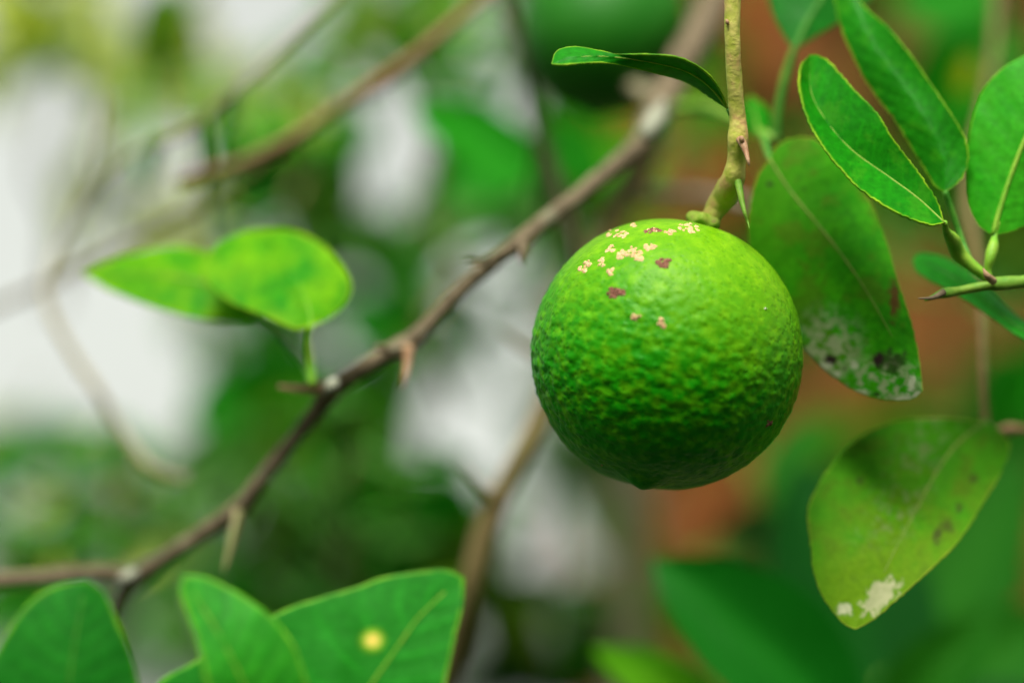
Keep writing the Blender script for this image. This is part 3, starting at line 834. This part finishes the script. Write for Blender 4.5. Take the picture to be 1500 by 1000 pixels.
spray('branch', 'pale curved twig hanging before the whitish sky, bending to the side at its end', 'branch', GB,
      [(150, 150, .583, 4.3), (140, 230, .583, 4.9), (105, 320, .583, 5.4), (68, 410, .576, 5.9), (75, 460, .573, 6.4), (110, 525, .569, 6.4), (145, 575, .566, 7.1), (180, 635, .566, 6.4), (215, 680, .562, 7.1), (245, 695, .562, 6.4), (275, 702, .562, 5.4)], 'bark_grey')  # grey bark lightened in its colour for the glare here
spray('branch', 'blurred dark twig dropping beside the dark lime to the long branch', 'branch', GB,
      [(715, -90, .58, 9), (735, -10, .58, 9), (765, 80, .58, 9), (785, 170, .58, 10), (812, 260, .575, 10), (845, 360, .57, 9), (870, 460, .57, 9)], 'bark_dark',
      [(785, 255, 610, 140, 40, .63, 'mid', (.9, .02, 0)), (795, 300, 590, 330, 75, .74, 'grey', (.7, .03, 0)), (770, 190, 900, 260, 55, .72, 'mid'), (850, 330, 960, 260, 50, .75, 'olive')])
spray('branch', 'blurred olive brown branch with two thorns dropping behind the lime toward the yellow spotted leaf', 'branch', GB,
      [(960, 190, .60, 20), (925, 265, .59, 20), (880, 360, .58, 17), (835, 500, .57, 15), (800, 585, .56, 14), (772, 650, .555, 15), (735, 722, .555, 17), (708, 785, .555, 18), (690, 860, .555, 17), (675, 930, .56, 17), (640, 1040, .57, 18), (600, 1150, .58, 18)], 'bark_olive',
      thorns=[[(722, 728, .553, 9), (705, 712, .552, 5), (688, 694, .551, 3), (672, 678, .55, 1)], [(815, 545, .555, 8), (775, 515, .553, 6), (750, 497, .552, 4), (730, 482, .551, 1)]])
spray('branch', 'blurred thin horizontal twig above the lime stalk', 'branch', GB, [(925, 285, .59, 10), (980, 284, .585, 9), (1040, 286, .58, 8), (1100, 300, .58, 7)], 'bark_pale')
spray('branch', 'blurred pale upright stem below the lime', 'branch', GB,
      [(930, 1200, .80, 42), (932, 1050, .80, 40), (930, 900, .80, 40), (925, 760, .80, 36), (905, 600, .80, 34), (880, 450, .80, 30)], 'bark_grey',
      [(960, 1100, 935, 700, 22, .75, 'olive', (0, 0, .5))])
GS = 'leafy sprays in the background'
def blob(cx, cy, rx, ry, kind, z, n=3, ang=0, seed=0):
    """n overlapping leaves that fill about an ellipse"""
    rnd = random.Random(cx * 13 + cy * 7 + seed)
    out = []
    for i in range(n):
        a = R(ang) + rnd.uniform(-.5, .5) + (math.pi if i % 2 else 0)
        ox, oy = rnd.uniform(-.3, .3) * rx, rnd.uniform(-.45, .45) * ry
        dx, dy = math.cos(a) * rx * 1.05, math.sin(a) * rx * 1.05
        out.append((cx + ox - dx, cy + oy - dy, cx + ox + dx, cy + oy + dy, ry * rnd.uniform(.6, .85), z + rnd.uniform(-.05, .05), kind if not isinstance(kind, tuple) else rnd.choice(kind),
                    (rnd.uniform(.0, .9), rnd.uniform(-.015, .015), rnd.uniform(-.4, .4))))
    return out
def blobs(*a):
    return [l for b in a for l in blob(*b)]
# bottom right: big soft leaves
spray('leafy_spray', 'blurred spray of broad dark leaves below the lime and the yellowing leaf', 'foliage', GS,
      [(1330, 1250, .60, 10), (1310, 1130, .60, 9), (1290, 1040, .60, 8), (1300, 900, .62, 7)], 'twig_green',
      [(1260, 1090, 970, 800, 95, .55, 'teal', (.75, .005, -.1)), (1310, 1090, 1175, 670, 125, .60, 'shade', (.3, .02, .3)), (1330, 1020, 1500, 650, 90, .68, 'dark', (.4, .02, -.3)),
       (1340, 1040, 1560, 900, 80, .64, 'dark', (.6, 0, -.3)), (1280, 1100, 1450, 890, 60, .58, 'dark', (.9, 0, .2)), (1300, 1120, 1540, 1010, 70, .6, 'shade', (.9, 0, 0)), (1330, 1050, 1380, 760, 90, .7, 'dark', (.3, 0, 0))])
spray('leafy_spray', 'blurred yellow green leaf tip poking up under the lime', 'foliage', GS,
      [(1060, 1250, .58, 8), (1050, 1150, .58, 7), (1040, 1080, .58, 6)], 'twig_green', [(1080, 1080, 870, 945, 50, .57, 'bright', (.6, 0, 0))])
# right side, before the wall
spray('leafy_spray', 'blurred olive leaves with a yellow patch behind the upright glossy leaf', 'foliage', GS,
      [(1480, -120, .66, 9), (1480, 0, .66, 9), (1500, 150, .68, 8), (1520, 300, .7, 8), (1560, 420, .75, 7)], 'bark_dark',
      [(1480, 40, 1340, 200, 70, .66, 'mid'), (1470, 0, 1310, -10, 75, .72, 'mid'), (1500, 120, 1420, 330, 60, .72, 'dark'), (1420, 80, 1405, 140, 16, .62, 'yellow'), (1500, 60, 1480, 260, 40, .7, 'olive')]
      + blobs((1400, 310, 90, 50, 'olive', .8), (1500, 380, 90, 60, ('dark', 'olive'), .8), (1340, 300, 60, 50, 'dark', .85, 2)))
spray('leafy_spray', 'blurred green leaves between the grey twig and the terracotta wall', 'foliage', GS,
      [(1680, 520, .8, 9), (1560, 600, .8, 8), (1470, 610, .82, 7), (1380, 620, .85, 6), (1230, 640, .88, 6)], 'twig_green',
      [(1520, 520, 1460, 640, 55, .75, 'mid'), (1500, 620, 1580, 450, 50, .72, 'mid')]
      + blobs((1310, 620, 90, 40, ('dark', 'olive'), .85), (1480, 570, 60, 70, 'mid', .78, 3, 90), (1220, 650, 50, 40, 'olive', .95, 1), (1430, 680, 90, 60, 'dark', .9)))
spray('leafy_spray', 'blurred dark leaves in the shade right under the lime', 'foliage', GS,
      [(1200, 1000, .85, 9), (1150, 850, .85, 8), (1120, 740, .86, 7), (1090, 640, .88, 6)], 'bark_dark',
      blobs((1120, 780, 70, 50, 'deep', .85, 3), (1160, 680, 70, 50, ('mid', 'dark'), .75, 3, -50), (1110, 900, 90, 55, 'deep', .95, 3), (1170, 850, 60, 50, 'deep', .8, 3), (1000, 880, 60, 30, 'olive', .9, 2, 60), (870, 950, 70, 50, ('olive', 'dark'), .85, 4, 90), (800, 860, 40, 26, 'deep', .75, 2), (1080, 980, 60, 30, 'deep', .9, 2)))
spray('leafy_spray', 'blurred olive leaves behind the fruiting twig above the lime', 'foliage', GS,
      [(1000, -100, .95, 8), (1010, 60, .95, 8), (990, 200, .95, 7), (960, 330, .95, 7)], 'bark_dark',
      blobs((1020, 170, 70, 40, ('mid', 'olive'), .85, 2, 30), (1010, 360, 60, 40, 'olive', .95, 2), (1060, 60, 40, 60, 'dark', 1.0, 2, 90)))
spray('leafy_spray', 'blurred dark green leaves around the dark blurred lime', 'foliage', GS,
      [(820, -140, .72, 8), (800, -20, .74, 8), (820, 120, .76, 7), (860, 240, .78, 7)], 'bark_dark',
      blobs((860, 225, 90, 55, ('mid', 'bright'), .75, 4, 20), (880, 280, 70, 50, 'olive', .8, 3), (1000, 120, 60, 60, 'olive', .8, 2)))
spray('leafy_spray', 'blurred green leaf pair between the dark twig and the reddish branch', 'foliage', GS,
      [(800, -100, .7, 7), (770, 60, .7, 7), (790, 200, .7, 7), (800, 330, .72, 7)], 'bark_dark',
      [(800, 275, 600, 135, 50, .62, 'mid', (.6, .02, 0)), (800, 320, 590, 310, 80, .78, 'grey', (.6, .03, 0)), (790, 250, 640, 250, 60, .7, 'mid', (.6, 0, 0))]
      + blobs((740, 280, 80, 50, 'grey', .78, 3, 20), (650, 20, 60, 50, ('bright', 'mid'), .9, 3, 90), (780, 330, 50, 50, 'grey', .8, 2)))
# centre bottom and left: foliage with sky gaps
spray('leafy_spray', 'blurred leaves in the gap between the long branch and the thorny olive branch', 'foliage', GS,
      [(600, 1150, .85, 9), (590, 960, .85, 9), (560, 820, .86, 8), (530, 700, .87, 8), (520, 560, .88, 7)], 'bark_olive',
      blobs((540, 690, 90, 70, ('mid', 'olive'), .85, 4, 80), (630, 740, 70, 55, 'mid', .8, 4), (590, 840, 90, 60, ('olive', 'dark'), .85, 5), (660, 840, 60, 60, ('olive', 'deep'), .85, 4, 90),
            (480, 680, 70, 55, 'mid', .85, 3, 90), (560, 600, 60, 50, ('mid', 'dark'), .88, 3, 90), (740, 920, 70, 60, ('olive', 'deep'), .85, 5, 90), (720, 820, 35, 60, 'olive', .8, 3, 90), (480, 900, 70, 50, 'dark', .9, 3),
            (760, 990, 90, 40, 'deep', .85, 3), (520, 780, 60, 60, 'olive', .9, 3, 90)))
spray('leafy_spray', 'blurred bright green leaves under the young leaf pair', 'foliage', GS,
      [(300, 1100, .82, 8), (370, 900, .82, 8), (390, 780, .8, 7), (370, 680, .8, 7), (370, 600, .8, 6)], 'bark_olive',
      blobs((370, 600, 75, 55, 'mid', .78, 4), (430, 560, 60, 45, 'mid', .8, 3), (420, 660, 60, 50, ('mid', 'olive'), .82, 3), (360, 700, 50, 50, 'grey', .9, 2), (400, 760, 50, 60, ('mid', 'bright'), .85, 3, 90), (360, 860, 60, 60, 'mid', .85, 3, 90), (440, 780, 40, 70, 'grey', .95, 2, 90)))
spray('leafy_spray', 'blurred dark leaves behind the reddish branch above the bright leaf pair', 'foliage', GS,
      [(560, -100, .9, 9), (520, 100, .9, 9), (480, 250, .9, 8), (540, 400, .9, 8), (600, 480, .9, 7)], 'bark_olive',
      blobs((370, 280, 65, 55, 'dark', .82, 4), (460, 270, 70, 70, ('olive', 'dark'), .85, 4, 90), (420, 200, 70, 40, 'bright', .8, 3, -30), (510, 200, 40, 60, ('dark', 'mid'), .85, 3, 90), (590, 400, 50, 75, 'dark', .85, 5, 90), (610, 470, 55, 45, ('dark', 'mid'), .85, 3),
            (550, 360, 40, 60, 'olive', .9, 2, 90), (500, 350, 60, 60, ('grey', 'dark'), .95, 2), (560, 40, 80, 50, ('bright', 'pale'), .95, 3), (530, 470, 40, 50, ('mid', 'dark'), .85, 3), (620, 330, 40, 40, 'dark', .9, 2)))
spray('leafy_spray', 'blurred pale yellow green leaves with the sky glow put into their colour', 'foliage', GS,
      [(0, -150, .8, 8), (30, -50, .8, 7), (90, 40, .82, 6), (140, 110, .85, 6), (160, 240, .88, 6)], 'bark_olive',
      [(60, 0, 20, 60, 20, .7, 'yellow'), (50, 50, 30, -30, 22, .78, 'yellow')] + blobs((90, 45, 30, 24, 'pale', .85, 2), (60, 95, 60, 18, 'pale', .9, 2), (150, 110, 50, 22, 'pale', .9, 2), (155, 190, 60, 20, 'pale', .85, 3, 90), (60, 20, 60, 30, 'pale', .8, 3), (110, 100, 110, 16, 'pale', .85, 3), (200, 110, 80, 18, ('pale', 'bright'), .85, 2), (120, 310, 70, 22, 'pale', .9, 3, 110), (330, 130, 80, 24, 'pale', .95, 3, -30), (40, 60, 30, 30, 'yellow', .8, 2), (300, 330, 60, 22, 'pale', .95, 2), (190, 300, 60, 20, 'pale', .95, 2, -40)))  # pale and yellow leaves stand in for the warm glow here
spray('leafy_spray', 'blurred single olive leaf standing before the whitish sky', 'foliage', GS,
      [(330, -120, .74, 6), (300, -20, .74, 6), (240, 90, .74, 6), (190, 105, .74, 5)], 'bark_olive', blobs((240, 45, 55, 36, ('olive', 'mid'), .72, 3, -65)))
spray('leafy_spray', 'blurred grey green leaves beyond the fork of the long branch', 'foliage', GS,
      [(-80, 900, 1.1, 9), (60, 800, 1.1, 9), (160, 740, 1.1, 8), (260, 720, 1.1, 8), (380, 800, 1.1, 7)], 'bark_olive',
      blobs((150, 650, 65, 34, ('dark', 'mid'), .8, 4, 10), (30, 660, 60, 30, ('grey', 'mid'), .85, 3), (330, 640, 30, 30, 'dark', .8, 2), (50, 640, 60, 26, 'grey', .95, 3), (140, 760, 90, 50, 'grey', 1.05, 4), (250, 760, 80, 50, 'grey', 1.05, 3), (60, 810, 90, 40, 'grey', 1.05, 3), (310, 690, 50, 40, 'grey', 1.0, 2), (10, 900, 80, 40, ('mid', 'dark'), .8, 4), (230, 870, 50, 40, ('grey', 'mid'), .85, 3), (250, 930, 50, 50, 'grey', .9, 2)))

# fill of leafy shoots further back, with the gaps where sky or wall shows
GAPS = [(100, 240, 190, 200), (50, 500, 160, 170), (200, 540, 120, 120), (340, 70, 80, 50), (420, 50, 50, 40), (580, 250, 55, 65), (560, 150, 45, 45), (725, 110, 45, 45), (700, 350, 65, 45),
        (735, 430, 70, 60), (685, 620, 90, 85), (820, 790, 70, 65), (235, 620, 60, 60), (20, 720, 50, 40), (470, 380, 40, 40), (440, 790, 30, 45), (225, 960, 40, 40), (640, 180, 30, 40),
        (1110, 40, 50, 70), (1000, 270, 60, 70), (1380, 500, 90, 75), (1010, 740, 80, 50), (1020, 930, 70, 60), (1240, 130, 40, 60), (1190, 600, 40, 50)]
def fill(label, x0, x1, y0, y1, z, kinds, seed, mat='bark_olive', step=78, size=(62, 36), shrink=1.0):
    rnd = random.Random(seed)
    xc = (x0 + x1) / 2
    path = [(xc + rnd.uniform(-20, 20), y1 + 120, z, 7)] + [(xc + rnd.uniform(-30, 30), y1 + (y0 - y1) * k / 5, z + rnd.uniform(-.02, .02), 7 - k * .6) for k in range(6)]
    L = []
    y = y0
    while y < y1:
        x = x0 + rnd.uniform(0, step * .5)
        while x < x1:
            cx, cy = x + rnd.uniform(-25, 25), y + rnd.uniform(-25, 25)
            k = (.82 * shrink, 8 * shrink) if cx < 900 else (1.1, 32)
            if not any(((cx - g[0]) / (g[2] * k[0] + k[1])) ** 2 + ((cy - g[1]) / (g[3] * k[0] + k[1])) ** 2 < 1 for g in GAPS):
                L += blob(int(cx), int(cy), size[0], size[1], kinds(cx, cy, rnd), z + rnd.uniform(-.05, .08), 1 + (rnd.random() < .35), rnd.uniform(0, 180), seed)
            x += step
        y += step
    spray('leafy_spray', label, 'foliage', GS, path, mat, L)
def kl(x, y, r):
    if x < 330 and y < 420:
        return 'pale'  # glow of the bright corner is put into the leaf colour
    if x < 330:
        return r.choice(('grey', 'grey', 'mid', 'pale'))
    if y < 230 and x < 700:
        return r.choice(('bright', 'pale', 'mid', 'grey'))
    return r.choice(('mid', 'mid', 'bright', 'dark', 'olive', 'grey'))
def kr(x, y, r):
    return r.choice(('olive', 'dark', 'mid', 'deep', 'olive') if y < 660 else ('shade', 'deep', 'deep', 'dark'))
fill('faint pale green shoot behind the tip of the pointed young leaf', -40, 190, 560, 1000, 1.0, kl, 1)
fill('yellow green shoot whose pale colour stands in for the sky glow', -40, 200, -60, 330, .9, kl, 12)
fill('faint green shoot behind the young leaf pair', 200, 400, 60, 1000, .95, kl, 2)
fill('blurred green shoot behind the thorn of the long branch', 400, 540, 60, 1000, .92, kl, 3)
fill('blurred shoot between the young leaf pair and the lime', 540, 690, -40, 1000, .90, kl, 4)
fill('blurred shoot just beside the lime behind its thorny olive branch', 690, 870, -40, 1040, .92, kl, 5)
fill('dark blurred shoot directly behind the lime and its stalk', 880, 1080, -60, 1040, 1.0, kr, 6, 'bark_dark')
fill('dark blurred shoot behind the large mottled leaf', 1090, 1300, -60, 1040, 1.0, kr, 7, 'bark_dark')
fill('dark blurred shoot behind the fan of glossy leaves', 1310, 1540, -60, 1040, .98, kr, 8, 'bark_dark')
fill('shoot of small green leaves above the young leaf pair', 330, 520, 90, 360, .70, kl, 21, step=92, size=(34, 17), shrink=.7)
fill('shoot of small green leaves under the reddish branch beside the dark twig', 530, 760, 60, 480, .72, kl, 22, step=92, size=(34, 17), shrink=.6)
fill('shoot of small green leaves under the long branch before the thorny one', 380, 660, 590, 900, .70, kl, 23, step=90, size=(34, 17), shrink=.7)
fill('shoot of small green leaves over the fork of the long branch', -20, 330, 620, 850, .74, kl, 24, step=100, size=(32, 15), shrink=.7)
